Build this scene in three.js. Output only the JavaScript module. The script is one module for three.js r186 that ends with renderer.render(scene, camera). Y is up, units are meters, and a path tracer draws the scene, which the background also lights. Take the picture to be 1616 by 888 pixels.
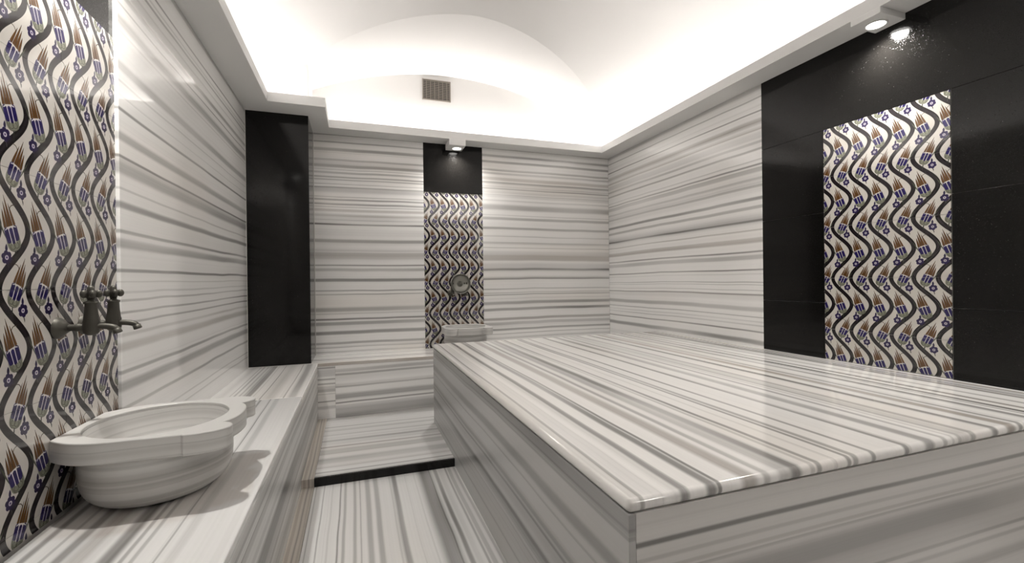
import * as THREE from 'three';
import { RoundedBoxGeometry } from 'three/addons/geometries/RoundedBoxGeometry.js';
import { RectAreaLightUniformsLib } from 'three/addons/lights/RectAreaLightUniformsLib.js';
import { mergeGeometries } from 'three/addons/utils/BufferGeometryUtils.js';

// ---------------------------------------------------------------- camera, light, exposure
const scene = new THREE.Scene();
const renderer = new THREE.WebGLRenderer({ antialias: true });
renderer.toneMapping = THREE.LinearToneMapping;
renderer.toneMappingExposure = 1.98;
renderer.shadowMap.enabled = true;
RectAreaLightUniformsLib.init();
scene.background = new THREE.Color(0x000000);

const camera = new THREE.PerspectiveCamera(2 * Math.atan(444 / 710.36) * 180 / Math.PI, 1616 / 888, 0.05, 50);
{
  const rad = Math.PI / 180, yaw = 19.098 * rad, pit = -0.134 * rad, rol = -0.675 * rad;
  const fw = new THREE.Vector3(Math.sin(yaw) * Math.cos(pit), Math.sin(pit), -Math.cos(yaw) * Math.cos(pit));
  const rt = new THREE.Vector3(Math.cos(yaw), 0, Math.sin(yaw));
  const up = new THREE.Vector3().crossVectors(rt, fw);
  const r2 = rt.clone().multiplyScalar(Math.cos(rol)).addScaledVector(up, Math.sin(rol));
  const u2 = up.clone().multiplyScalar(Math.cos(rol)).addScaledVector(rt, -Math.sin(rol));
  camera.position.set(0, 1.2, 0);
  camera.quaternion.setFromRotationMatrix(new THREE.Matrix4().makeBasis(r2, u2, fw.clone().negate()));
}
scene.add(camera);
const COVE = 26, COVE_COLOR = new THREE.Color(1.0, 0.955, 0.915);
const SPOT = 4.6, SPOT_COLOR = new THREE.Color(1.0, 0.97, 0.92);

// ---------------------------------------------------------------- plan of the room (metres)
const XL = -0.867, XR = 2.901, ZB = -4.77, ZF = 1.5, YS = 2.66, YB = 0.493, YP = 0.665, YF = -0.05;
const XBL = -0.329, ZBF = -4.287, XSL = -0.257, XPL = 0.6154, ZPB = -3.86, ZPF = -0.936;
const XCR = -0.38, ZC = -4.304, YT = 2.158;
const ZLT0 = -2.156, ZLT1 = -1.49, ZR1 = -2.589, ZR2 = -2.118, ZR3 = -1.452, ZR4 = -0.98, XT0 = 0.681, XT1 = 1.321, YTB = 2.145;
const XFL = -0.654, XFR = 2.695, XFC = -0.225, ZFC = -4.043, ZFB = -4.563, ZFF = 1.29;
const YSTEP = -3.0;

// ---------------------------------------------------------------- helpers
function rng(seed) { let a = seed >>> 0; return () => { a = (a + 0x6D2B79F5) | 0; let t = Math.imul(a ^ (a >>> 15), 1 | a); t = (t + Math.imul(t ^ (t >>> 7), 61 | t)) ^ t; return ((t ^ (t >>> 14)) >>> 0) / 4294967296; }; }
const used = new Map();
function numbered(name) { const n = used.get(name) || 0; used.set(name, n + 1); return n ? `${name}_${String(n).padStart(3, '0')}` : name; }
function shade(m) { m.castShadow = true; m.receiveShadow = true; return m; }
function tag(o, label, category, group) { o.userData.label = label; o.userData.category = category; if (group) o.userData.group = group; return o; }
function thing(name, label, category, at = [0, 0, 0], group) { const g = new THREE.Group(); g.name = numbered(name); g.position.set(...at); scene.add(g); return tag(g, label, category, group); }
function struct(name) { const g = new THREE.Group(); g.name = name; g.userData.kind = 'structure'; scene.add(g); return g; }
function partName(parent, name) { let n = name, k = 0; const has = (s) => parent.children.some((c) => c.name === s); while (has(n)) n = `${name}_${String(++k).padStart(3, '0')}`; return n; }
function part(parent, name, geo, mat) { const m = shade(new THREE.Mesh(geo, mat)); m.name = partName(parent, name); parent.add(m); return m; }
// uv straight from the place in the room: along axis a over length L, across axis s from s0 to s1
function roomUV(geo, spec, base = [0, 0, 0]) {
  const p = geo.attributes.position, uv = new Float32Array(p.count * 2), { a, s, a0, L, s0, s1 } = spec;
  const get = (i, k) => (k === 0 ? p.getX(i) : k === 1 ? p.getY(i) : p.getZ(i)) + base[k];
  for (let i = 0; i < p.count; i++) { uv[2 * i] = (get(i, a) - a0) / L; uv[2 * i + 1] = (get(i, s) - s0) / (s1 - s0); }
  geo.setAttribute('uv', new THREE.BufferAttribute(uv, 2));
  return geo;
}
// a box between two corners in room coordinates, put under parent (whose position is base)
function slab(parent, name, lo, hi, m, r = 0.002, seg = 1) {
  const d = [0, 1, 2].map((k) => hi[k] - lo[k]);
  const rr = Math.min(r, ...d.map((x) => x / 2.05));
  const geo = r > 0 ? new RoundedBoxGeometry(d[0], d[1], d[2], seg, rr) : new THREE.BoxGeometry(...d);
  geo.translate((lo[0] + hi[0]) / 2, (lo[1] + hi[1]) / 2, (lo[2] + hi[2]) / 2);
  if (m.spec) roomUV(geo, m.spec);
  const b = parent.position; geo.translate(-b.x, -b.y, -b.z);
  return part(parent, name, geo, m.mat || m);
}

// ---------------------------------------------------------------- materials
function tex(w, h, data, srgb = true) {
  const t = new THREE.DataTexture(data, w, h, THREE.RGBAFormat); t.wrapS = t.wrapT = THREE.MirroredRepeatWrapping;
  t.magFilter = THREE.LinearFilter; t.minFilter = THREE.LinearMipmapLinearFilter; t.generateMipmaps = true; if (srgb) t.colorSpace = THREE.SRGBColorSpace; t.needsUpdate = true; return t;
}
const enc = (x) => { x = Math.min(1, Math.max(0, x)); return 255 * (x <= 0.0031308 ? 12.92 * x : 1.055 * Math.pow(x, 1 / 2.4) - 0.055); };
function noise1(seed) { const R = rng(seed), t = Array.from({ length: 1024 }, () => R()); return (x) => { const i = Math.floor(x), f = x - i, g = f * f * (3 - 2 * f); const a = t[i & 1023], b = t[(i + 1) & 1023]; return a + (b - a) * g; }; }
function noise2(seed) { const R = rng(seed), t = Array.from({ length: 4096 }, () => R()); const at = (i, j) => t[((i & 63) * 64 + (j & 63))]; return (x, y) => { const i = Math.floor(x), j = Math.floor(y), f = x - i, g = y - j, u = f * f * (3 - 2 * f), v = g * g * (3 - 2 * g); return (at(i, j) * (1 - u) + at(i + 1, j) * u) * (1 - v) + (at(i, j + 1) * (1 - u) + at(i + 1, j + 1) * u) * v; }; }

// striped marble: bands lie across axis s; list = [place, width, depth of tone, warm]
function marble(seed, a, s, a0, L, s0, s1, list = [], o = {}) {
  const R = rng(seed * 7919 + 13), W = 160, H = 2048, span = s1 - s0, N = 6000, pad = 0.08;
  const bands = list.map((b) => [...b]);
  const fillTo = o.fill ?? 6;                         // further faint bands per metre
  for (let k = 0; k < fillTo * span; k++) bands.push([s0 + R() * span, 0.003 + R() * R() * 0.02, 0.08 + R() * 0.2, R() < 0.3 ? 1 : 0]);
  if (o.wild) for (let k = 0; k < o.wild * span; k++) bands.push([(o.wildFrom ?? s0) + R() * (s1 - (o.wildFrom ?? s0)), 0.006 + R() * R() * 0.035, 0.3 + R() * 0.4, R() < 0.25 ? 1 : 0]);
  for (const b of bands) b[1] *= o.widen ?? 1.25;
  for (let k = 0; k < (o.soft ?? 3) * span; k++) bands.push([s0 + R() * span, 0.025 + R() * 0.06, 0.08 + R() * 0.16, R() < 0.3 ? 1 : 0]);
  const prof = new Float32Array(N), warm = new Float32Array(N), n1 = noise1(seed + 5), n2 = noise1(seed + 77);
  for (const [c, w, d, wm] of bands) {
    const half = w / 2, soft = Math.max(0.0025, w * 0.28), i0 = Math.max(0, Math.floor((c - half - soft * 2 - s0 + pad) / (span + 2 * pad) * N)), i1 = Math.min(N - 1, Math.ceil((c + half + soft * 2 - s0 + pad) / (span + 2 * pad) * N));
    for (let i = i0; i <= i1; i++) {
      const x = s0 - pad + i / N * (span + 2 * pad), e = Math.abs(x - c) - half + soft, q = e <= 0 ? 1 : Math.max(0, 1 - e / (2 * soft)), v = d * q * q * (3 - 2 * q);
      prof[i] = prof[i] + v * (1 - prof[i] * 0.7); if (wm) warm[i] = Math.max(warm[i], v);
    }
  }
  const data = new Uint8Array(W * H * 4), m2 = noise2(seed + 3), m3 = noise2(seed + 31), amp = o.wave ?? 0.006, ph = R() * 6.28, ph2 = R() * 6.28;
  const white = o.white ?? [0.91, 0.9, 0.885], dark = [0.17, 0.163, 0.157], brown = [0.36, 0.295, 0.24];
  for (let j = 0; j < H; j++) for (let i = 0; i < W; i++) {
    const sv = s0 + (j + 0.5) / H * span, av = (i + 0.5) / W * L;
    const dis = amp * (Math.sin(av * 1.9 + ph + sv * 0.8) * 0.6 + Math.sin(av * 4.3 + ph2 + sv * 3.1) * 0.3) + (m2(av * 5, sv * 7) - 0.5) * amp * 0.7 + (o.tilt ?? 0) * (av - L / 2);
    const x = sv + dis, k = Math.min(N - 1, Math.max(0, Math.floor((x - s0 + pad) / (span + 2 * pad) * N)));
    const cloud = m3(av * 1.7 + 9, x * 13), thin = n1(x * 240) * 0.55 + n2(x * 90) * 0.45;
    let t = prof[k] * (0.72 + 0.5 * cloud) * (o.strength ?? 1) + (thin - 0.5) * 0.09 + (cloud - 0.5) * 0.07 + 0.03; t = Math.min(1, Math.max(0, t));
    const wv = Math.min(1, warm[k] * 1.1), ti = Math.max(0, m2(av * 1.1 + 30, x * 4 + 11) - 0.55) * 0.5, q = 4 * (j * W + i);
    for (let c = 0; c < 3; c++) {
      const dk = dark[c] * (1 - wv) + brown[c] * wv; let v = white[c] * (1 - t) + dk * t; v *= 1 - ti * [0.1, 0.2, 0.32][c];
      if (o.stainShade) { const st = o.stainShade(a0 + av, sv); v *= 1 - st * [0.3, 0.38, 0.44][c]; }
      data[q + c] = enc(v);
    }
    data[q + 3] = 255;
  }
  const mat = new THREE.MeshPhysicalMaterial({ map: tex(W, H, data), roughness: o.rough ?? 0.12, ior: 1.55 });
  return { mat, spec: { a, s, a0, L, s0, s1 } };
}
function graniteTex() {
  const W = 768, data = new Uint8Array(W * W * 4), R = rng(4242);
  for (let i = 0; i < W * W; i++) { const v = 0.003 + R() * 0.004; data[4 * i] = enc(v * 1.08); data[4 * i + 1] = enc(v); data[4 * i + 2] = enc(v * 0.92); data[4 * i + 3] = 255; }
  for (let k = 0; k < 2600; k++) { const x = Math.floor(R() * W), y = Math.floor(R() * W), b = 0.03 + R() * R() * R() * 0.4, s = R() < 0.12 ? 2 : 1; for (let a = 0; a < s; a++) for (let c = 0; c < s; c++) { const q = 4 * (((y + a) % W) * W + (x + c) % W); data[q] = enc(b); data[q + 1] = enc(b); data[q + 2] = enc(b * 0.95); } }
  const nd = new Uint8Array(W * W * 4);
  for (let i = 0; i < W * W; i++) { let x = 0, y = 0; if (R() < 0.13) { const m = 0.06 + 0.42 * R() * R(), t = R() * 6.2832; x = Math.cos(t) * m; y = Math.sin(t) * m; } nd[4 * i] = 127.5 + 127.5 * x; nd[4 * i + 1] = 127.5 + 127.5 * y; nd[4 * i + 2] = 127.5 + 127.5 * Math.sqrt(1 - x * x - y * y); nd[4 * i + 3] = 255; }
  const t = tex(W, W, data), n = tex(W, W, nd, false); t.wrapS = t.wrapT = n.wrapS = n.wrapT = THREE.RepeatWrapping; return [t, n];
}
const [graniteMap, graniteFlake] = graniteTex();
const graniteMat = new THREE.MeshPhysicalMaterial({ map: graniteMap, normalMap: graniteFlake, roughness: 0.09, specularIntensity: 0.52 });
const granite = (a, s) => ({ mat: graniteMat, spec: { a, s, a0: 0, L: 0.9, s0: 0, s1: 0.9 } });
const plaster = new THREE.MeshStandardMaterial({ color: new THREE.Color(0.71, 0.699, 0.686), roughness: 0.9 });
const paint = new THREE.MeshStandardMaterial({ color: new THREE.Color(0.8, 0.795, 0.785), roughness: 0.75 });
const masonry = new THREE.MeshStandardMaterial({ color: new THREE.Color(0.5, 0.49, 0.47), roughness: 0.95 });
const grout = new THREE.MeshStandardMaterial({ color: new THREE.Color(0.62, 0.6, 0.57), roughness: 0.9 });

// glazed tile: three waving stems, tulips and small flowers to a tile, one wave high
function tileTextures() {
  const S = 1024, cv = document.createElement('canvas'); cv.width = cv.height = S; const g = cv.getContext('2d');
  const bc = document.createElement('canvas'); bc.width = bc.height = S; const h = bc.getContext('2d');
  g.fillStyle = 'rgb(204,199,192)'; g.fillRect(0, 0, S, S); h.fillStyle = 'rgb(128,128,128)'; h.fillRect(0, 0, S, S);
  const C = S / 3, A = 1.02, X = (u) => u * C, Y = (v) => S - v * S;
  const uB = 0.49, wave = (v) => uB + A * 0.5 * (1 - Math.cos(2 * Math.PI * v));
  for (let k = -2; k <= 3; k++) {
    for (const [ctx, w, col] of [[g, 0.2, 'rgb(24,21,21)'], [g, 0.07, 'rgb(42,35,40)'], [h, 0.2, 'rgb(190,190,190)']]) {
      ctx.strokeStyle = col; ctx.lineWidth = w * C; ctx.beginPath();
      for (let i = -6; i <= 106; i++) { const v = i / 100; i === -6 ? ctx.moveTo(X(wave(v) + k), Y(v)) : ctx.lineTo(X(wave(v) + k), Y(v)); }
      ctx.stroke();
    }
  }
  const blob = (ctx, pts, fill) => { ctx.fillStyle = fill; ctx.beginPath(); ctx.moveTo(...pts[0]); for (let i = 1; i < pts.length; i += 2) ctx.quadraticCurveTo(...pts[i], ...pts[i + 1]); ctx.closePath(); ctx.fill(); };
  function tulip(bx, by, tx, ty, side) {
    const dx = tx - bx, dy = ty - by, L = Math.hypot(dx, dy), ax = dx / L, ay = dy / L, P = (t, n) => [bx + ax * t * L - ay * n * L * side * 0.78, by + ay * t * L + ax * n * L * side * 0.78];
    // stalk and small leaf under the bulb
    blob(g, [P(0, 0), P(-0.1, -0.03), P(-0.26, -0.12), P(-0.1, -0.1), P(0.02, -0.03)], 'rgb(52,56,48)');
    blob(g, [P(-0.12, -0.02), P(-0.12, 0.08), P(-0.05, 0.1), P(-0.1, 0.03), P(-0.12, -0.02)], 'rgb(52,56,48)');
    // bulb
    const bulb = [P(-0.02, 0), P(-0.04, -0.24), P(0.16, -0.25), P(0.4, -0.24), P(0.47, -0.19), P(0.4, 0), P(0.47, 0.19), P(0.4, 0.24), P(0.16, 0.25), P(-0.04, 0.24), P(-0.02, 0)];
    blob(g, bulb, 'rgb(128,130,114)'); blob(h, bulb, 'rgb(180,180,180)');
    g.strokeStyle = 'rgb(74,72,62)'; g.lineWidth = 5; g.beginPath(); g.moveTo(...P(0.16, -0.19)); g.quadraticCurveTo(...P(-0.05, -0.19), ...P(-0.02, 0)); g.quadraticCurveTo(...P(-0.05, 0.19), ...P(0.16, 0.19)); g.stroke();
    for (const n of [-0.07, 0.07]) { g.beginPath(); g.arc(...P(0.08, n), 0.06 * L, 0, 6.2832); g.stroke(); }
    g.fillStyle = 'rgb(222,218,210)';
    for (const [n, sh] of [[-0.165, 0.03], [0, 0], [0.165, 0.03]]) { const w = 0.068, c = n * 0.9; blob(g, [P(0.15 + sh, c - w), P(0.11 + sh, c), P(0.15 + sh, c + w), P(0.3, n + w * 1.2), P(0.42 + sh, n + w), P(0.5 + sh, n), P(0.42 + sh, n - w), P(0.3, n - w * 1.2), P(0.15 + sh, c - w)], 'rgb(36,27,86)'); }
    g.strokeStyle = 'rgb(214,210,202)'; g.lineWidth = 9; for (const n of [-0.075, 0.075]) { g.beginPath(); g.moveTo(...P(0.13, n * 0.9)); g.lineTo(...P(0.46, n)); g.stroke(); }
    g.beginPath(); g.moveTo(...P(0.44, -0.2)); g.quadraticCurveTo(...P(0.52, 0), ...P(0.44, 0.2)); g.stroke();
    // long tawny points, parted at the tips
    for (const [n, e, len, w] of [[-0.17, -0.13, 0.86, 0.044], [-0.062, -0.04, 1.0, 0.053], [0.052, 0.035, 1.12, 0.053], [0.168, 0.12, 0.94, 0.044]]) { blob(g, [P(0.49, n - w), P(0.72, (n + e) / 2 - w * 0.95), P(len, e), P(0.72, (n + e) / 2 + w * 0.95), P(0.49, n + w)], 'rgb(98,66,34)'); g.strokeStyle = 'rgb(48,36,27)'; g.lineWidth = 4; g.beginPath(); g.moveTo(...P(0.49, n - w)); g.quadraticCurveTo(...P(0.72, (n + e) / 2 - w * 0.95), ...P(len, e)); g.stroke(); }
    // side leaf and curl
    blob(g, [P(0.26, -0.23), P(0.5, -0.24), P(0.8, -0.36), P(0.52, -0.34), P(0.26, -0.23)], 'rgb(74,78,64)');
    g.strokeStyle = 'rgb(76,66,52)'; g.lineWidth = 7; g.beginPath(); g.moveTo(...P(0.8, 0.12)); g.quadraticCurveTo(...P(0.92, 0.2), ...P(0.86, 0.36)); g.stroke();
  }
  function bloom(x, y) {
    const r = C * 0.106;
    g.fillStyle = 'rgb(44,34,74)'; h.fillStyle = 'rgb(178,178,178)';
    for (let i = 0; i < 6; i++) { const t = i / 6 * 6.2832 + 0.3; for (const c of [g, h]) { c.beginPath(); c.arc(x + Math.cos(t) * r, y + Math.sin(t) * r, r * 0.7, 0, 6.2832); c.fill(); } }
    g.fillStyle = 'rgb(196,190,196)'; g.beginPath(); g.arc(x, y, r * 0.56, 0, 6.2832); g.fill();
    g.fillStyle = 'rgb(70,52,96)'; g.beginPath(); g.arc(x, y, r * 0.26, 0, 6.2832); g.fill();
    blob(g, [[x - r * 0.1, y - r * 1.3], [x - r * 0.9, y - r * 2], [x - r * 0.1, y - r * 3.2], [x + r * 0.7, y - r * 2], [x - r * 0.1, y - r * 1.3]], 'rgb(44,38,70)');
    blob(g, [[x, y + r * 1.4], [x + r * 0.9, y + r * 1.9], [x + r * 0.5, y + r * 3], [x + r * 0.2, y + r * 2], [x, y + r * 1.4]], 'rgb(64,62,60)');
  }
  for (let k = -2; k <= 3; k++) for (let r = -1; r <= 1; r++) {
    const px = (u) => X(uB + k + u), py = (v) => Y(r + v);
    tulip(px(0.58), py(0.335), px(0.19), py(0.72), 1); bloom(px(0.27), py(0.265));
    tulip(px(0.42), py(-0.13), px(0.87), py(0.22), -1); bloom(px(0.8), py(-0.177));
  }
  const t = new THREE.CanvasTexture(cv); t.colorSpace = THREE.SRGBColorSpace; t.anisotropy = 8;
  const b = new THREE.CanvasTexture(bc);
  return [t, b];
}
const [tileMap, tileBump] = tileTextures();
const tileMat = new THREE.MeshPhysicalMaterial({ map: tileMap, roughness: 0.07, ior: 1.62, bumpMap: tileBump, bumpScale: 0.0006 });

// stripes measured along each surface: [place, width, depth of tone, warm]
const bRight = [[0.702, 0.029, 0.6, 0], [0.784, 0.01, 0.7, 0], [0.832, 0.009, 0.3, 0], [0.896, 0.007, 0.5, 0], [0.955, 0.028, 0.5, 0], [1.067, 0.01, 0.6, 0], [1.101, 0.006, 0.3, 0], [1.144, 0.005, 0.35, 0], [1.164, 0.007, 0.4, 0], [1.26, 0.009, 0.65, 0], [1.358, 0.029, 0.4, 0], [1.4, 0.011, 0.65, 0], [1.488, 0.029, 0.45, 1], [1.566, 0.009, 0.4, 1], [1.636, 0.014, 0.6, 0], [1.738, 0.02, 0.5, 0], [1.804, 0.02, 0.7, 0], [1.9, 0.016, 0.35, 0], [1.957, 0.016, 0.25, 0], [2.025, 0.028, 0.35, 0], [2.064, 0.011, 0.6, 0], [2.1, 0.009, 0.25, 0], [2.181, 0.012, 0.55, 0], [2.234, 0.016, 0.35, 0], [2.285, 0.04, 0.2, 0], [2.332, 0.011, 0.5, 1], [2.392, 0.034, 0.4, 1], [2.468, 0.009, 0.6, 0], [2.572, 0.009, 0.5, 0], [2.646, 0.03, 0.5, 0]];
const bBackR = [[0.561, 0.016, 0.25, 0], [0.607, 0.008, 0.4, 0], [0.654, 0.018, 0.65, 0], [0.72, 0.027, 0.4, 0], [0.771, 0.024, 0.45, 0], [0.878, 0.024, 0.65, 0], [0.948, 0.027, 0.55, 0], [1.04, 0.011, 0.45, 0], [1.061, 0.008, 0.4, 0], [1.104, 0.011, 0.4, 0], [1.217, 0.016, 0.6, 0], [1.32, 0.019, 0.7, 0], [1.454, 0.053, 0.5, 1], [1.507, 0.027, 0.2, 0], [1.561, 0.008, 0.2, 0], [1.62, 0.008, 0.3, 0], [1.687, 0.01, 0.3, 0], [1.777, 0.021, 0.45, 0], [1.884, 0.024, 0.5, 0], [1.922, 0.008, 0.25, 0], [2.011, 0.047, 0.55, 0], [2.085, 0.013, 0.25, 0], [2.151, 0.008, 0.2, 0], [2.216, 0.013, 0.6, 0], [2.238, 0.006, 0.4, 0], [2.282, 0.018, 0.6, 0], [2.324, 0.029, 0.45, 1], [2.385, 0.018, 0.35, 0], [2.425, 0.018, 0.4, 0], [2.512, 0.021, 0.65, 0], [2.578, 0.019, 0.6, 0], [2.665, 0.019, 0.4, 0]];
const bBackL = [[0.516, 0.013, 0.3, 0], [0.558, 0.007, 0.4, 0], [0.601, 0.018, 0.45, 0], [0.704, 0.027, 0.65, 0], [0.794, 0.027, 0.5, 0], [0.837, 0.014, 0.65, 0], [0.893, 0.011, 0.25, 0], [0.932, 0.033, 0.5, 0], [1.082, 0.01, 0.45, 0], [1.118, 0.012, 0.5, 0], [1.224, 0.024, 0.65, 0], [1.327, 0.024, 0.4, 0], [1.372, 0.011, 0.6, 0], [1.462, 0.047, 0.3, 1], [1.613, 0.024, 0.65, 0], [1.779, 0.014, 0.75, 0], [1.865, 0.016, 0.35, 1], [1.918, 0.021, 0.45, 1], [1.952, 0.011, 0.3, 0], [1.981, 0.015, 0.5, 0], [2.024, 0.013, 0.6, 0], [2.051, 0.008, 0.4, 0], [2.144, 0.009, 0.5, 0], [2.177, 0.008, 0.35, 0], [2.219, 0.006, 0.35, 0], [2.246, 0.012, 0.55, 0], [2.289, 0.016, 0.5, 0], [2.32, 0.008, 0.3, 0], [2.356, 0.024, 0.6, 0], [2.415, 0.016, 0.4, 0], [2.515, 0.024, 0.6, 0], [2.588, 0.011, 0.5, 0], [2.66, 0.013, 0.45, 0]];
const bLeft = [[0.584, 0.009, 0.3, 0], [0.624, 0.009, 0.3, 0], [0.716, 0.013, 0.5, 0], [0.802, 0.034, 0.5, 0], [0.857, 0.014, 0.6, 0], [0.958, 0.031, 0.45, 1], [1.006, 0.013, 0.3, 1], [1.052, 0.009, 0.6, 0], [1.094, 0.009, 0.6, 0], [1.142, 0.009, 0.45, 0], [1.174, 0.009, 0.25, 0], [1.261, 0.013, 0.7, 0], [1.367, 0.032, 0.55, 0], [1.414, 0.013, 0.6, 0], [1.518, 0.024, 0.6, 0], [1.582, 0.009, 0.3, 0], [1.661, 0.04, 0.45, 0], [1.709, 0.01, 0.6, 0], [1.789, 0.032, 0.45, 0], [1.896, 0.012, 0.65, 0], [2.005, 0.009, 0.3, 0], [2.066, 0.034, 0.4, 0], [2.246, 0.039, 0.5, 0], [2.308, 0.009, 0.5, 0], [2.355, 0.022, 0.5, 0], [2.464, 0.013, 0.5, 0], [2.528, 0.011, 0.6, 0], [2.654, 0.031, 0.5, 0]];
const bTop = [[0.625, 0.02, 0.3, 1], [0.651, 0.01, 0.6, 0], [0.776, 0.018, 0.7, 0], [0.861, 0.025, 0.65, 0], [0.887, 0.01, 0.7, 0], [0.989, 0.039, 0.5, 1], [1.05, 0.018, 0.5, 0], [1.114, 0.033, 0.4, 0], [1.158, 0.033, 0.7, 0], [1.222, 0.013, 0.35, 0], [1.248, 0.015, 0.7, 0], [1.372, 0.013, 0.7, 0], [1.4, 0.017, 0.6, 0], [1.479, 0.014, 0.6, 0], [1.633, 0.018, 0.75, 0], [1.747, 0.038, 0.6, 0], [1.828, 0.017, 0.55, 0], [1.87, 0.01, 0.3, 0], [1.904, 0.014, 0.3, 0], [1.977, 0.021, 0.5, 0], [2.102, 0.026, 0.8, 0], [2.2, 0.038, 0.6, 1], [2.258, 0.019, 0.6, 0]];
const bSide = [[0.218, 0.017, 0.5, 0], [0.332, 0.017, 0.6, 0], [0.42, 0.008, 0.4, 0], [0.474, 0.033, 0.6, 0], [0.571, 0.008, 0.5, 0], [0.61, 0.046, 0.6, 0]];
const bFront = [[0.222, 0.027, 0.4, 0], [0.286, 0.011, 0.35, 0], [0.318, 0.009, 0.5, 0], [0.413, 0.054, 0.5, 0], [0.466, 0.007, 0.25, 0], [0.55, 0.011, 0.75, 0]];
const bBenchR = [[0.01, 0.019, 0.35, 0], [0.032, 0.025, 0.65, 0], [0.076, 0.045, 0.6, 0], [0.152, 0.011, 0.5, 0], [0.208, 0.038, 0.6, 0], [0.292, 0.011, 0.55, 0], [0.401, 0.015, 0.5, 0], [0.436, 0.025, 0.4, 0]];
const bBenchL = [[0.096, 0.022, 0.25, 0], [0.148, 0.009, 0.5, 0], [0.246, 0.022, 0.5, 0], [0.273, 0.018, 0.3, 0], [0.304, 0.011, 0.6, 0], [0.344, 0.011, 0.6, 0], [0.396, 0.045, 0.3, 0], [0.445, 0.01, 0.5, 0]];
const bFloor = [[-0.24, 0.005, 0.4, 0], [-0.194, 0.005, 0.5, 0], [-0.146, 0.007, 0.2, 0], [-0.1, 0.006, 0.6, 0], [-0.073, 0.011, 0.4, 0], [-0.021, 0.012, 0.4, 0], [0.008, 0.005, 0.4, 0], [0.052, 0.021, 0.5, 0], [0.1, 0.021, 0.5, 0], [0.184, 0.006, 0.2, 0], [0.212, 0.021, 0.65, 0], [0.28, 0.004, 0.15, 0], [0.406, 0.066, 0.7, 0], [0.436, 0.006, 0.5, 0], [0.475, 0.018, 0.7, 0], [0.544, 0.009, 0.6, 0], [0.568, 0.018, 0.5, 0], [0.604, 0.012, 0.5, 0]];
const bFloorB = [[-4.012, 0.024, 0.25, 0], [-3.915, 0.037, 0.2, 0], [-3.806, 0.028, 0.3, 0], [-3.668, 0.033, 0.4, 0], [-3.541, 0.018, 0.35, 0], [-3.452, 0.059, 0.25, 0], [-3.272, 0.079, 0.4, 0], [-3.085, 0.017, 0.45, 0], [-3.035, 0.014, 0.4, 0]];
const bFace = [[0.02, 0.05, 0.5, 0], [0.179, 0.1, 0.5, 0], [0.294, 0.021, 0.3, 0], [0.366, 0.024, 0.4, 0], [0.418, 0.013, 0.5, 0], [0.475, 0.018, 0.4, 0]];
const bSeatFar = [[-0.76, 0.005, 0.4, 0], [-0.734, 0.009, 0.4, 0], [-0.704, 0.009, 0.35, 0], [-0.679, 0.009, 0.4, 0], [-0.654, 0.028, 0.65, 0], [-0.567, 0.007, 0.5, 0], [-0.506, 0.037, 0.2, 0], [-0.435, 0.006, 0.5, 0], [-0.386, 0.037, 0.45, 0]];
const bSeatNear = [[-0.86, 0.012, 0.5, 0], [-0.822, 0.014, 0.6, 0], [-0.775, 0.008, 0.4, 0], [-0.736, 0.02, 0.7, 0], [-0.69, 0.03, 0.35, 1], [-0.617, 0.028, 0.6, 0], [-0.579, 0.009, 0.5, 0], [-0.553, 0.009, 0.5, 0], [-0.497, 0.005, 0.6, 0], [-0.46, 0.02, 0.25, 0]];

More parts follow.
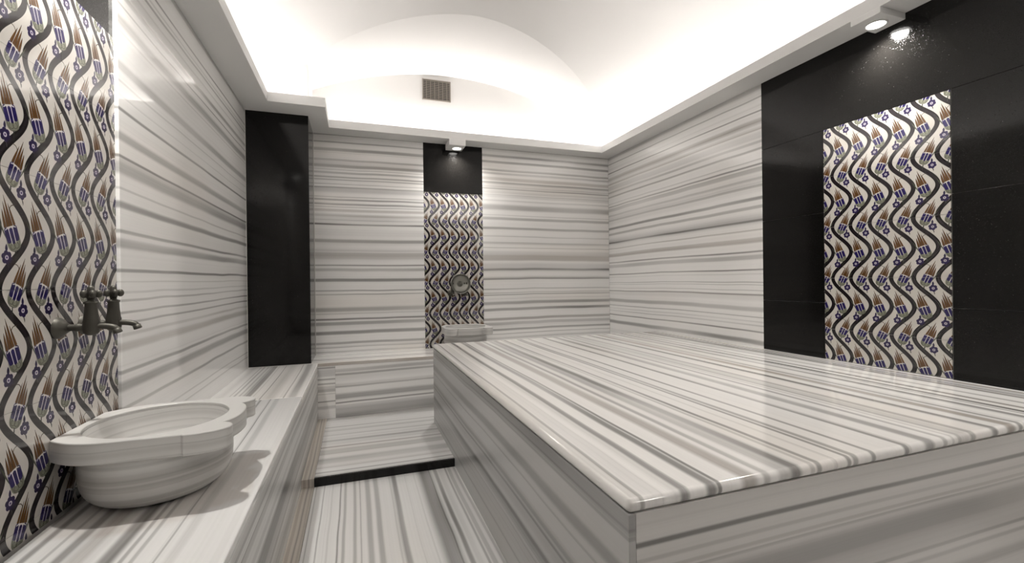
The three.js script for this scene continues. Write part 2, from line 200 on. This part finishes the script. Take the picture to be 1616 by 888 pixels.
const M = {
  right: marble(11, 2, 1, ZB, 2.4, 0, 2.75, bRight),
  rightFront: marble(12, 2, 1, ZR4, 2.5, 0, 2.75, [], { wild: 11 }),
  backR: marble(13, 0, 1, XT1, 1.7, 0, 2.75, bBackR),
  backL: marble(14, 0, 1, XCR, 1.2, 0, 2.75, bBackL),
  left: marble(15, 2, 1, ZB, 2.8, 0, 2.75, bLeft, { rough: 0.06, soft: 1, fill: 3, widen: 1.1, white: [0.92, 0.91, 0.895] }),
  leftFront: marble(16, 2, 1, ZLT1, 3, 0, 2.75, [], { wild: 11 }),
  front: marble(17, 0, 1, XL, 3.9, 0, 2.75, [], { wild: 11 }),
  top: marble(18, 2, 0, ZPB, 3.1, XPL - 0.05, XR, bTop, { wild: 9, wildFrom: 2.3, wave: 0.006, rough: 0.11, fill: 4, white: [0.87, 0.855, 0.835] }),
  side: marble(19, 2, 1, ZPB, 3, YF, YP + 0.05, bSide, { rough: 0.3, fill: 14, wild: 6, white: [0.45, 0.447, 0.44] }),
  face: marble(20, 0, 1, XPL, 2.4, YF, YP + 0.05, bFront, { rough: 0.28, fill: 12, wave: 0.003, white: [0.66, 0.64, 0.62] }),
  benchR: marble(21, 0, 1, -0.2, 3.2, -0.02, 0.52, bBenchR, { rough: 0.25, tilt: -0.01 }),
  benchL: marble(22, 0, 1, XBL, 0.3, -0.02, 0.52, bBenchL),
  benchTop: marble(23, 0, 2, XL, 3.8, ZB, ZBF + 0.03, [[-4.72, 0.02, 0.3, 0], [-4.63, 0.03, 0.3, 0], [-4.5, 0.02, 0.35, 0], [-4.4, 0.03, 0.2, 0]], { wild: 8 }),
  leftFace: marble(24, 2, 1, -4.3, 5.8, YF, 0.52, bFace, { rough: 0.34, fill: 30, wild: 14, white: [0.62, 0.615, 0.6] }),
  seatFar: marble(25, 2, 0, ZB, 1.8, XL - 0.02, XBL + 0.02, bSeatFar),
  floorFront: marble(27, 2, 0, -3.0, 4.5, XL, XR, bFloor, { wild: 9, wildFrom: 0.62, soft: 1, rough: 0.22, white: [0.73, 0.725, 0.715] }),
  floorBack: marble(28, 0, 2, XL, 3.8, ZBF, YSTEP + 0.03, bFloorB, { rough: 0.25, fill: 26, white: [0.72, 0.715, 0.705] }),
  curb: marble(29, 2, 0, ZBF, 5.8, XBL - 0.02, XSL + 0.02, [[-0.315, 0.012, 0.6, 1], [-0.29, 0.006, 0.7, 0], [-0.268, 0.01, 0.4, 1]], { rough: 0.35, white: [0.62, 0.57, 0.51] }),
  basin: marble(30, 0, 1, -0.1, 0.7, -0.01, 0.27, [[0.04, 0.012, 0.25, 0], [0.085, 0.006, 0.3, 0], [0.105, 0.012, 0.35, 0], [0.15, 0.008, 0.2, 0], [0.2, 0.012, 0.15, 1]], { fill: 30, wave: 0.014, rough: 0.28, strength: 1.2, white: [0.66, 0.65, 0.63] }),
};
{ // brown tint plus the near basin's cast shadow, painted into the seat colour
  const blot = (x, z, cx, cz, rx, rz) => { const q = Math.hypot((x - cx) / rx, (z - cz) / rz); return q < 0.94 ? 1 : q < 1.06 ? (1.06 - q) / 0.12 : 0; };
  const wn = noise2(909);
  const stainShade = (z, x) => { const w = (wn(x * 14, z * 14) - 0.5) * 0.07; return 0.4 * Math.max(blot(x + w, z + w, -0.47, -1.86, 0.1, 0.15), blot(x + w, z - w, -0.445, -2.03, 0.075, 0.07), blot(x, z + w, -0.5, -1.72, 0.1, 0.1), blot(x + w, z, -0.66, -1.75, 0.28, 0.17)); };
  M.seatNear = marble(26, 2, 0, -3.1, 4.6, XL - 0.02, XBL + 0.02, bSeatNear, { stainShade, rough: 0.2, white: [0.68, 0.675, 0.665] });
}

// ---------------------------------------------------------------- tiles
function tileGeo(w, h, v0, v1, u1 = 1) {
  const g = new THREE.BoxGeometry(w - 0.0012, h - 0.0012, 0.01), p = g.attributes.position, uv = g.attributes.uv;
  for (let i = 0; i < p.count; i++) uv.setXY(i, (p.getX(i) / w + 0.5) * u1, v0 + (p.getY(i) / h + 0.5) * (v1 - v0));
  return g;
}
// two columns of tiles between y0 and y1; at(x, y) gives the centre, turn faces the room
function tilePanel(parent, width, y0, y1, turn, at) {
  const w = width / 2, P = 0.328, seam = 0.862; let rows = [];
  for (let k = -2; k < 6; k++) { const lo = Math.max(y0, seam + k * P), hi = Math.min(y1, seam + (k + 1) * P); if (hi - lo > 0.004) rows.push([lo, hi, (lo - seam - k * P) / P, (hi - seam - k * P) / P]); }
  for (const [lo, hi, v0, v1] of rows) { const geo = tileGeo(w, hi - lo, v0, v1); for (const c of [-0.5, 0.5]) { const m = part(parent, 'tile', geo, tileMat); m.rotation.y = turn; m.position.copy(at(c * w, (lo + hi) / 2)); } }
}

// ---------------------------------------------------------------- floor
const floor = struct('floor');
slab(floor, 'foundation', [XL - 0.3, YF - 0.25, ZB - 0.3], [XR + 0.3, YF - 0.03, ZF + 0.3], masonry, 0);
slab(floor, 'floor_slab', [XSL, YF - 0.03, YSTEP], [XPL + 0.03, YF, ZF], M.floorFront);
slab(floor, 'floor_slab', [XPL + 0.031, YF - 0.03, ZPF - 0.03], [XR, YF, ZF], M.floorFront);
slab(floor, 'floor_slab', [XSL, YF - 0.03, ZBF], [XR, 0, YSTEP - 0.022], M.floorBack);
slab(floor, 'step_edge', [XSL, YF - 0.03, YSTEP - 0.0215], [XPL + 0.02, 0.001, YSTEP - 0.0005], granite(0, 1), 0.001);
slab(floor, 'border_strip', [XBL, YF - 0.03, ZBF], [XSL - 0.001, 0.002, YSTEP], M.curb);
slab(floor, 'border_strip', [XBL, YF - 0.03, YSTEP + 0.001], [XSL - 0.001, YF + 0.004, ZF], M.curb);

// ---------------------------------------------------------------- walls
const T = 0.02;
const wallRight = struct('wall_right');
slab(wallRight, 'masonry', [XR + T, YF, ZB - 0.3], [XR + 0.3, 4.1, ZF + 0.3], masonry, 0);
slab(wallRight, 'marble_slab', [XR, YF, ZB], [XR + T, YS + 0.02, ZR1 - 0.001], M.right);
slab(wallRight, 'marble_slab', [XR, YF, ZR4 + 0.001], [XR + T, YS + 0.02, ZF], M.rightFront);
for (const [z0, z1] of [[ZR1, ZR2 - 0.004], [ZR3 + 0.004, ZR4]]) for (const [y0, y1] of [[YF, 1.03], [1.03, 1.62], [1.62, YT]]) slab(wallRight, 'granite_slab', [XR + 0.001, y0 + 0.0008, z0], [XR + T, y1 - 0.0008, z1], granite(2, 1), 0.001);
slab(wallRight, 'granite_slab', [XR + 0.001, YT + 0.0008, ZR1], [XR + T, YS + 0.02, ZR4], granite(2, 1), 0.001);
slab(wallRight, 'tile_bed', [XR + 0.008, YF, ZR2 - 0.004], [XR + T, YT, ZR3 + 0.004], grout, 0);
tilePanel(wallRight, ZR3 - ZR2, YP, YT, -Math.PI / 2, (x, y) => new THREE.Vector3(XR + 0.007, y, (ZR2 + ZR3) / 2 + x));

const wallLeft = struct('wall_left');
slab(wallLeft, 'masonry', [XL - 0.3, YF, ZB - 0.3], [XL - 0.032, 4.1, ZF + 0.3], masonry, 0);
slab(wallLeft, 'marble_slab', [XL - 0.032, YB - 0.03, ZB], [XL, YS + 0.02, ZLT0 - 0.001], M.left, 0.003);
slab(wallLeft, 'marble_slab', [XL - 0.032, YB - 0.03, ZLT1 + 0.001], [XL, YS + 0.02, ZF], M.leftFront, 0.003);
slab(wallLeft, 'granite_slab', [XL - 0.032, YT + 0.002, ZLT0], [XL - 0.014, YS + 0.02, ZLT1], granite(2, 1), 0.001);
slab(wallLeft, 'tile_bed', [XL - 0.032, YB - 0.03, ZLT0], [XL - 0.019, YT, ZLT1], grout, 0);
tilePanel(wallLeft, ZLT1 - ZLT0, YB, YT, Math.PI / 2, (x, y) => new THREE.Vector3(XL - 0.017, y, (ZLT0 + ZLT1) / 2 - x));

const wallBack = struct('wall_back');
slab(wallBack, 'masonry', [XL - 0.3, YF, ZB - 0.3], [XR + 0.3, 4.1, ZB - T], masonry, 0);
slab(wallBack, 'marble_slab', [XCR - 0.1, YB - 0.03, ZB - T], [XT0 - 0.001, YS + 0.02, ZB], M.backL);
slab(wallBack, 'marble_slab', [XT1 + 0.001, YB - 0.03, ZB - T], [XR, YS + 0.02, ZB], M.backR);
slab(wallBack, 'granite_slab', [XT0, YTB + 0.0008, ZB - T], [XT1, YS + 0.02, ZB - 0.001], granite(0, 1), 0.001);
slab(wallBack, 'tile_bed', [XT0, YB - 0.03, ZB - T], [XT1, YTB, ZB - 0.012], grout, 0);
tilePanel(wallBack, XT1 - XT0, YB, YTB, 0, (x, y) => new THREE.Vector3((XT0 + XT1) / 2 + x, y, ZB - 0.009));

const wallFront = struct('wall_front');
slab(wallFront, 'masonry', [XL - 0.3, YF, ZF + T], [XR + 0.3, 4.1, ZF + 0.3], masonry, 0);
slab(wallFront, 'marble_slab', [XL, YF, ZF], [0.4, YS + 0.02, ZF + T], M.front);
slab(wallFront, 'granite_slab', [0.401, YF, ZF], [XR, YS + 0.02, ZF + T], granite(0, 1), 0.001);  // out of view; dark cladding added to cut bounce onto the platform front

// granite-clad column in the back left corner, plastered above the cornice
const column = struct('column');
slab(column, 'core', [XL, YB, ZB], [XCR - T - 0.001, YS - 0.001, ZC - T - 0.001], masonry, 0);
slab(column, 'granite_slab', [XL + 0.002, YB, ZC - T], [XCR, YS, ZC], granite(0, 1), 0.0015);
slab(column, 'granite_slab', [XCR - T, YB, ZB + 0.001], [XCR, YS, ZC - T - 0.0005], granite(2, 1), 0.0015);
slab(column, 'grout_line', [XL, YB, ZC - 0.004], [XL + 0.003, YS, ZC + 0.0006], grout, 0);
slab(column, 'grout_line', [XCR, YB, ZB], [XCR + 0.004, YS, ZB + 0.003], grout, 0);
slab(column, 'plaster_head', [XL, YS + 0.022, ZB], [XCR, 3.4, ZC], plaster, 0.004);

// ---------------------------------------------------------------- vaulted ceiling
const ceiling = struct('ceiling');
slab(ceiling, 'roof_slab', [XL - 0.3, 3.98, ZB - 0.3], [XR + 0.3, 4.1, ZF + 0.3], masonry, 0);
{
  const xc = (XL + XR) / 2, a = (XR - XL) / 2, spring = 2.72, NU = 72, crown = (d) => 3.85 - 0.0885 * (d - 3.135) ** 2;
  const main = (u, d) => spring + (crown(d) - spring) * Math.pow(Math.max(0, 1 - Math.pow(Math.abs(u), 2.4)), 1 / 2.4);
  const depth = (u) => 1.04 * Math.pow(Math.max(0, 1 - Math.pow(Math.abs(u), 1.7)), 0.75);
  const end = (u) => { const R = 3.3, dx = u * a; return 3.385 - (R - Math.sqrt(R * R - dx * dx)); };
  const us = Array.from({ length: NU + 1 }, (_, i) => Math.sin((i / NU - 0.5) * Math.PI));
  // a curved shell 4 cm thick from a sheet f(u, t)
  function shell(f, NT) {
    const pos = [], idx = [], row = NT + 1, n = (NU + 1) * row;
    for (let k = 0; k < 2; k++) for (let i = 0; i <= NU; i++) for (let j = 0; j <= NT; j++) { const q = f(us[i], j / NT); pos.push(q[0], q[1] + k * 0.04, q[2]); }
    for (let i = 0; i < NU; i++) for (let j = 0; j < NT; j++) { const A = i * row + j, B = A + row; idx.push(A, B, A + 1, B, B + 1, A + 1); idx.push(n + A, n + A + 1, n + B, n + B, n + A + 1, n + B + 1); }
    const g = new THREE.BufferGeometry(); g.setAttribute('position', new THREE.Float32BufferAttribute(pos, 3)); g.setIndex(idx); g.computeVertexNormals(); return g;
  }
  part(ceiling, 'main_vault', shell((u, t) => { const d = depth(u) + (ZF - ZB - depth(u)) * t; return [xc + a * u, main(u, d), ZB + d]; }, 40), plaster);
  part(ceiling, 'end_vault', shell((u, t) => [xc + a * u, end(u) + (main(u, depth(u)) - end(u)) * t, ZB + depth(u) * t], 14), plaster);
  // upright ends of the vault
  for (const [wall, z, f] of [[wallBack, ZB - T, end], [wallFront, ZF, (u) => main(u, ZF - ZB)]]) {
    const s = new THREE.Shape(); s.moveTo(XL, YS + 0.02); s.lineTo(XR, YS + 0.02);
    for (let i = NU; i >= 0; i--) s.lineTo(xc + a * us[i], f(us[i]) + 0.02);
    const g = new THREE.ExtrudeGeometry(s, { depth: T, bevelEnabled: false }); g.translate(0, 0, z);
    part(wall, 'lunette', g, plaster);
  }
}

// ---------------------------------------------------------------- cornice with its light shelf
const cornice = struct('trim_1');
{
  const inner = [[XFL, ZFF], [XFL, ZFC], [XFC, ZFC], [XFC, ZFB], [XFR, ZFB], [XFR, ZFF]], t = 0.022;
  const outer = [[XFL - t, ZFF + t], [XFL - t, ZFC - t], [XFC - t, ZFC - t], [XFC - t, ZFB - t], [XFR + t, ZFB - t], [XFR + t, ZFF + t]];
  const poly = (list, C = THREE.Shape) => { const s = new C(); list.forEach(([x, z], i) => (i ? s.lineTo(x, -z) : s.moveTo(x, -z))); s.closePath(); return s; };
  const ring = (out, inn, h, y) => { const s = poly(out); s.holes.push(poly(inn, THREE.Path)); const g = new THREE.ExtrudeGeometry(s, { depth: h, bevelEnabled: false }); g.rotateX(-Math.PI / 2); g.translate(0, y, 0); return g; };
  part(cornice, 'soffit', ring([[XL, ZF], [XL, ZB], [XR, ZB], [XR, ZF]], outer, 0.02, YS), paint);
  part(cornice, 'fascia', ring(outer, inner, 0.076, YS - 0.001), paint);
  for (const [lo, hi] of [[[XFR - 0.001, 2.625, -1.80], [XR, YS - 0.0005, -1.645]], [[0.918, 2.598, ZB], [1.09, YS - 0.0005, ZFB + 0.001]], [[XL - 0.014, 2.625, -1.9], [XFL + 0.001, YS - 0.0005, -1.745]]]) slab(cornice, 'lamp_box', lo, hi, paint, 0.002);
}

// ---------------------------------------------------------------- lamps
const ledMat = new THREE.MeshStandardMaterial({ color: 0xffffff, emissive: COVE_COLOR, emissiveIntensity: 3, roughness: 0.6 });
function cove(x0, x1, z0, z1, label) {
  const y = YS + 0.0205, w = x1 - x0, d = z1 - z0, cx = (x0 + x1) / 2, cz = (z0 + z1) / 2;
  const g = new RoundedBoxGeometry(w, 0.006, d, 1, 0.002); g.translate(0, 0.003, 0);
  const m = shade(new THREE.Mesh(g, ledMat)); m.name = numbered('led_strip'); m.position.set(cx, y, cz); scene.add(m); m.castShadow = false;
  tag(m, label, 'strip light');
  const l = new THREE.RectAreaLight(COVE_COLOR, COVE, w, d); l.position.set(cx, y + 0.008, cz); l.rotation.x = Math.PI / 2; scene.add(l);
}
cove(2.775, 2.805, -4.7, 1.4, 'warm white glowing strip hidden on the cornice shelf above the right wall');
cove(-0.775, -0.745, -3.95, 1.4, 'warm white glowing strip hidden on the cornice shelf above the left wall');
cove(-0.28, 2.72, -4.675, -4.645, 'warm white glowing strip hidden on the cornice shelf above the back wall');
cove(-0.7, 2.72, 1.38, 1.41, 'warm white glowing strip on the cornice shelf behind the viewer');
cove(-0.75, -0.3, -4.2, -4.17, 'short warm white glowing strip above the black corner column');

const lensMat = new THREE.MeshStandardMaterial({ color: 0xffffff, emissive: SPOT_COLOR, emissiveIntensity: 7, roughness: 0.4 });
function downlight(x, y, z, label, power = SPOT) {
  const t = thing('recessed_downlight', label, 'downlight', [x, y, z], 'round downlights under the cornice');
  const ring = new THREE.LatheGeometry([[0.044, 0.001], [0.0445, -0.004], [0.049, -0.0055], [0.054, -0.004], [0.0555, 0]].map((p) => new THREE.Vector2(...p)), 40);
  part(t, 'trim_ring', ring, paint);
  const lens = new THREE.CylinderGeometry(0.044, 0.044, 0.003, 40); lens.translate(0, -0.0015, 0);
  part(t, 'lens', lens, lensMat).castShadow = false;
  const s = new THREE.SpotLight(SPOT_COLOR, power, 0, 1.3, 0.7, 2); s.position.set(x, y - 0.012, z); s.target.position.set(x, y - 2, z); s.castShadow = true; s.shadow.radius = 2; scene.add(s, s.target);
}
downlight(2.80, 2.6245, -1.733, 'glowing round downlight in the cornice above the right tile panel');
downlight(1.02, 2.5975, -4.672, 'glowing round downlight in the cornice above the far basin', SPOT * 0.6);
downlight(-0.77, 2.6245, -1.82, 'glowing round downlight above the near basin and left tile panel');

slab(cornice, 'lamp_box', [2.5, 2.625, ZFF - 0.001], [2.66, YS - 0.0005, ZF], paint, 0.002);  // housing for the added lamp below, out of view
downlight(2.58, 2.6245, 1.4, 'added round downlight out of view behind the viewer, lighting the platform front');  // extra lamp added out of view to brighten the platform front

// ---------------------------------------------------------------- belly-stone platform
{
  const p = thing('marble_platform', 'large raised grey striped marble platform filling the right of the room', 'platform', [(XPL + XR) / 2, YF, (ZPB + ZPF) / 2]);
  slab(p, 'top_slab', [XPL - 0.004, YP - 0.034, ZPB], [XR - 0.001, YP, ZPF + 0.004], M.top, 0.0165, 5);
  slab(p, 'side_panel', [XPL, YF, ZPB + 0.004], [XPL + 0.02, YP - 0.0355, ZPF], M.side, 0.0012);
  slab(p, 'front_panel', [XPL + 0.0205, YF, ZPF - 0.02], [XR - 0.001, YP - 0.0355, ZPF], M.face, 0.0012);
  slab(p, 'back_panel', [XPL + 0.0205, YF, ZPB + 0.004], [XR - 0.001, YP - 0.0355, ZPB + 0.024], M.benchR, 0.0012);
  slab(p, 'core', [XPL + 0.021, YF, ZPB + 0.025], [XR - 0.001, YP - 0.036, ZPF - 0.021], masonry, 0);
}
// ---------------------------------------------------------------- benches
{
  const b = thing('marble_bench', 'long striped marble bench along the left wall carrying the near basin', 'bench', [(XL + XBL) / 2, YF, (ZB + ZF) / 2]);
  slab(b, 'seat_slab', [XL + 0.001, YB - 0.03, ZBF + 0.004], [XBL + 0.003, YB, -3.088], M.seatFar, 0.005, 2);
  slab(b, 'seat_slab', [XL + 0.001, YB - 0.03, -3.086], [XBL + 0.003, YB, ZF], M.seatNear, 0.005, 2);
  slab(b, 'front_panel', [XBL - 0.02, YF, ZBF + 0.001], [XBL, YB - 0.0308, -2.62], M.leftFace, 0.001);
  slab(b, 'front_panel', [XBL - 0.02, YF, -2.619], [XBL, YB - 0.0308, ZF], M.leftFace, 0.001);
  slab(b, 'core', [XL + 0.001, YF, ZBF + 0.001], [XBL - 0.021, YB - 0.031, ZF], masonry, 0);
  const c = thing('marble_bench', 'low striped marble bench across the back wall under the far basin', 'bench', [(XBL + XR) / 2, 0, (ZB + ZBF) / 2]);
  slab(c, 'seat_slab', [XL + 0.001, YB - 0.03, ZB + 0.001], [XR - 0.001, YB, ZBF + 0.003], M.benchTop, 0.005, 2);
  slab(c, 'front_panel', [XBL - 0.02, 0, ZBF - 0.02], [-0.185, YB - 0.0308, ZBF], M.benchL, 0.001);
  slab(c, 'front_panel', [-0.184, 0, ZBF - 0.02], [XR - 0.001, YB - 0.0308, ZBF], M.benchR, 0.001);
  slab(c, 'core', [XL + 0.001, 0, ZB + 0.001], [XR - 0.001, YB - 0.031, ZBF - 0.021], masonry, 0);
}

// ---------------------------------------------------------------- basins
function makeBasin(label) {
  const t = thing('marble_basin', label, 'basin');
  const H = 0.242, RH = 0.067, s = new THREE.Shape();
  // plan: x out from the wall, y along it
  s.moveTo(0.004, -0.155);
  s.bezierCurveTo(0.05, -0.2, 0.1, -0.233, 0.17, -0.236);
  s.quadraticCurveTo(0.27, -0.242, 0.362, -0.236);
  s.lineTo(0.37, -0.244);
  s.bezierCurveTo(0.41, -0.243, 0.45, -0.237, 0.478, -0.207);
  s.bezierCurveTo(0.5, -0.176, 0.485, -0.142, 0.452, -0.128);
  s.bezierCurveTo(0.475, -0.1, 0.487, -0.05, 0.487, 0);
  s.bezierCurveTo(0.487, 0.05, 0.475, 0.1, 0.452, 0.128);
  s.bezierCurveTo(0.485, 0.142, 0.5, 0.176, 0.478, 0.207);
  s.bezierCurveTo(0.45, 0.237, 0.41, 0.243, 0.37, 0.244);
  s.lineTo(0.362, 0.236);
  s.quadraticCurveTo(0.27, 0.242, 0.17, 0.236);
  s.bezierCurveTo(0.1, 0.233, 0.05, 0.2, 0.004, 0.155);
  s.closePath();
  const hole = new THREE.Path(); hole.absellipse(0.23, 0, 0.202, 0.206, 0, Math.PI * 2, true); s.holes.push(hole);
  const g = new THREE.ExtrudeGeometry(s, { depth: RH - 0.008, bevelEnabled: true, bevelThickness: 0.004, bevelSize: 0.004, bevelOffset: -0.004, bevelSegments: 3, curveSegments: 40 });
  g.rotateX(-Math.PI / 2); g.translate(0, H - RH + 0.004, 0);
  part(t, 'rim', roomUV(g, M.basin.spec), M.basin.mat);
  const prof = [[0, 0], [0.11, 0], [0.15, 0.003], [0.178, 0.014], [0.2, 0.034], [0.213, 0.062], [0.219, 0.1], [0.219, 0.14], [0.216, H - RH + 0.006], [0.2035, H - RH + 0.007], [0.2035, H - 0.012], [0.198, 0.19], [0.184, 0.14], [0.155, 0.09], [0.11, 0.06], [0.05, 0.048], [0, 0.046]];
  const bowl = new THREE.LatheGeometry(new THREE.SplineCurve(prof.map((q) => new THREE.Vector2(...q))).getPoints(90).map((v) => new THREE.Vector2(Math.max(0, v.x), Math.max(0, v.y))), 72);
  bowl.scale(0.98, 1, 1); bowl.translate(0.23, 0, 0);
  part(t, 'bowl', roomUV(bowl, M.basin.spec), M.basin.mat);
  return t;
}
const basin = makeBasin('pale grey carved marble basin with lobed rim beneath the brass taps on the left bench');
basin.position.set(XL - 0.014, YB, -1.89);
{
  const far = basin.clone(); far.name = numbered('marble_basin'); far.userData = { ...basin.userData, label: 'small pale marble basin on the back bench below the hanging metal bowl' };
  far.position.set(1.06, YB, ZB - 0.004); far.rotation.y = -Math.PI / 2; scene.add(far);
}

// ---------------------------------------------------------------- taps
const bronze = new THREE.MeshStandardMaterial({ color: new THREE.Color(0.085, 0.08, 0.068), metalness: 0.6, roughness: 0.5 });
function makeTap(label) {
  const t = thing('wall_tap', label, 'tap', [0, 0, 0], 'weathered bronze wall taps');
  const lathe = (pts, seg = 28) => new THREE.LatheGeometry(pts.map((p) => new THREE.Vector2(...p)), seg);
  const fl = lathe([[0, 0], [0.033, 0], [0.034, 0.004], [0.032, 0.012], [0.026, 0.02], [0.018, 0.027], [0.013, 0.034], [0, 0.035]]); fl.rotateZ(-Math.PI / 2); part(t, 'flange', fl, bronze);
  const pi = lathe([[0.0105, 0.02], [0.0105, 0.05], [0.0125, 0.053], [0.0125, 0.06], [0.011, 0.064], [0.011, 0.085], [0, 0.085]]); pi.rotateZ(-Math.PI / 2); part(t, 'pipe', pi, bronze);
  const vb = lathe([[0, -0.026], [0.012, -0.025], [0.02, -0.018], [0.0225, -0.004], [0.0205, 0.012], [0.0215, 0.016], [0.0195, 0.022], [0.0165, 0.05], [0.0155, 0.072], [0.018, 0.075], [0.018, 0.08], [0.009, 0.083], [0.0085, 0.094], [0, 0.094]]); vb.translate(0.09, 0, 0); part(t, 'valve_body', vb, bronze);
  const curve = new THREE.CatmullRomCurve3([[0.09, 0, 0], [0.115, 0.002, 0], [0.14, -0.001, 0], [0.152, -0.006, 0], [0.157, -0.014, 0]].map((p) => new THREE.Vector3(...p)));
  const sp = mergeGeometries([new THREE.TubeGeometry(curve, 20, 0.0095, 14), (() => { const l = lathe([[0, 0.008], [0.0115, 0.008], [0.0125, -0.006], [0.009, -0.0075], [0, -0.005]], 18); l.rotateZ(0.35); l.translate(0.157, -0.015, 0); return l; })()]); part(t, 'spout', sp, bronze);
  const hub = lathe([[0, 0.088], [0.009, 0.088], [0.012, 0.096], [0.012, 0.112], [0.009, 0.119], [0.0095, 0.124], [0.006, 0.13], [0, 0.132]], 20), bits = [hub];
  for (let k = 0; k < 5; k++) { const lobe = new THREE.SphereGeometry(0.0095, 14, 10); lobe.scale(1.1, 1.35, 0.95); lobe.translate(0.0185, 0.105, 0); lobe.rotateY(k * Math.PI * 2 / 5 + 0.3); bits.push(lobe); }
  const hd = mergeGeometries(bits); hd.translate(0.09, 0, 0); part(t, 'handle', hd, bronze);
  return t;
}
const tap = makeTap('weathered bronze wall tap above the near basin, the nearer of its pair to the viewer');
tap.position.set(XL - 0.018, 1.068, -1.785);
function tapCopy(x, y, z, turn, label) { const c = tap.clone(); c.name = numbered('wall_tap'); c.userData = { ...tap.userData, label }; c.position.set(x, y, z); c.rotation.y = turn; scene.add(c); }
tapCopy(XL - 0.018, 1.068, -1.925, 0, 'weathered bronze wall tap above the near basin, closer to the white marble wall');
tapCopy(0.955, 1.07, ZB - 0.004, -Math.PI / 2, 'bronze wall tap half hidden behind the left edge of the hanging metal bowl');
tapCopy(1.1, 1.07, ZB - 0.004, -Math.PI / 2, 'bronze wall tap half hidden behind the right edge of the hanging metal bowl');

// ---------------------------------------------------------------- bathing bowl hung on the far taps
{
  const t = thing('bathing_bowl', 'round shallow metal bathing bowl hung facing out on the far tile panel', 'bowl', [1.035, 1.17, ZB + 0.105]);
  const pewter = new THREE.MeshStandardMaterial({ color: new THREE.Color(0.3, 0.295, 0.27), metalness: 0.85, roughness: 0.36 });
  const L = (pts) => { const g = new THREE.LatheGeometry(pts.map((p) => new THREE.Vector2(...p)), 56); g.rotateX(Math.PI / 2); return g; };
  part(t, 'dish', L([[0, -0.004], [0.05, -0.003], [0.078, 0.006], [0.093, 0.024], [0.1, 0.045], [0.1035, 0.046], [0.1035, 0.043], [0.097, 0.022], [0.081, 0.002], [0.052, -0.008], [0, -0.009]].reverse()), pewter);
  part(t, 'boss', L([[0.03, -0.003], [0.027, 0.002], [0.02, 0.006], [0.015, 0.009], [0.012, 0.017], [0.006, 0.021], [0, 0.022]].reverse()), pewter);
  part(t, 'rolled_rim', new THREE.TorusGeometry(0.1025, 0.003, 10, 64).translate(0, 0, 0.045), pewter);
  t.rotation.x = -0.06;
}
// ---------------------------------------------------------------- vent in the end wall of the vault
{
  const w = 0.3, h = 0.218, t = thing('air_vent', 'small rectangular metal air vent grille high on the white end wall', 'vent', [0.829, 3.218, ZB]);
  const metal = new THREE.MeshStandardMaterial({ color: new THREE.Color(0.3, 0.27, 0.24), metalness: 0.3, roughness: 0.6 }), dark = new THREE.MeshStandardMaterial({ color: new THREE.Color(0.05, 0.045, 0.04), roughness: 0.9 });
  const box = (x, y, z, a, b, c) => new THREE.BoxGeometry(a, b, c).translate(x, y, z);
  part(t, 'duct_screen', box(0, 0, 0.002, w - 0.01, h - 0.01, 0.003), dark);
  part(t, 'frame', mergeGeometries([box(0, h / 2 - 0.005, 0.008, w, 0.01, 0.014), box(0, -h / 2 + 0.005, 0.008, w, 0.01, 0.014), box(-w / 2 + 0.005, 0, 0.008, 0.01, h - 0.02, 0.014), box(w / 2 - 0.005, 0, 0.008, 0.01, h - 0.02, 0.014)]), metal);
  const bars = [];
  for (let k = 0; k < 11; k++) { const s = new THREE.BoxGeometry(w - 0.02, 0.011, 0.002); s.rotateX(-0.6); s.translate(0, -h / 2 + 0.02 + k * (h - 0.04) / 10, 0.009); bars.push(s); }
  part(t, 'louvre', mergeGeometries(bars), metal).userData.kind = 'stuff';
  const posts = []; for (let k = 1; k < 7; k++) posts.push(box(-w / 2 + k * w / 7, 0, 0.014, 0.005, h - 0.02, 0.003));
  part(t, 'upright_bar', mergeGeometries(posts), metal);
}

renderer.render(scene, camera);
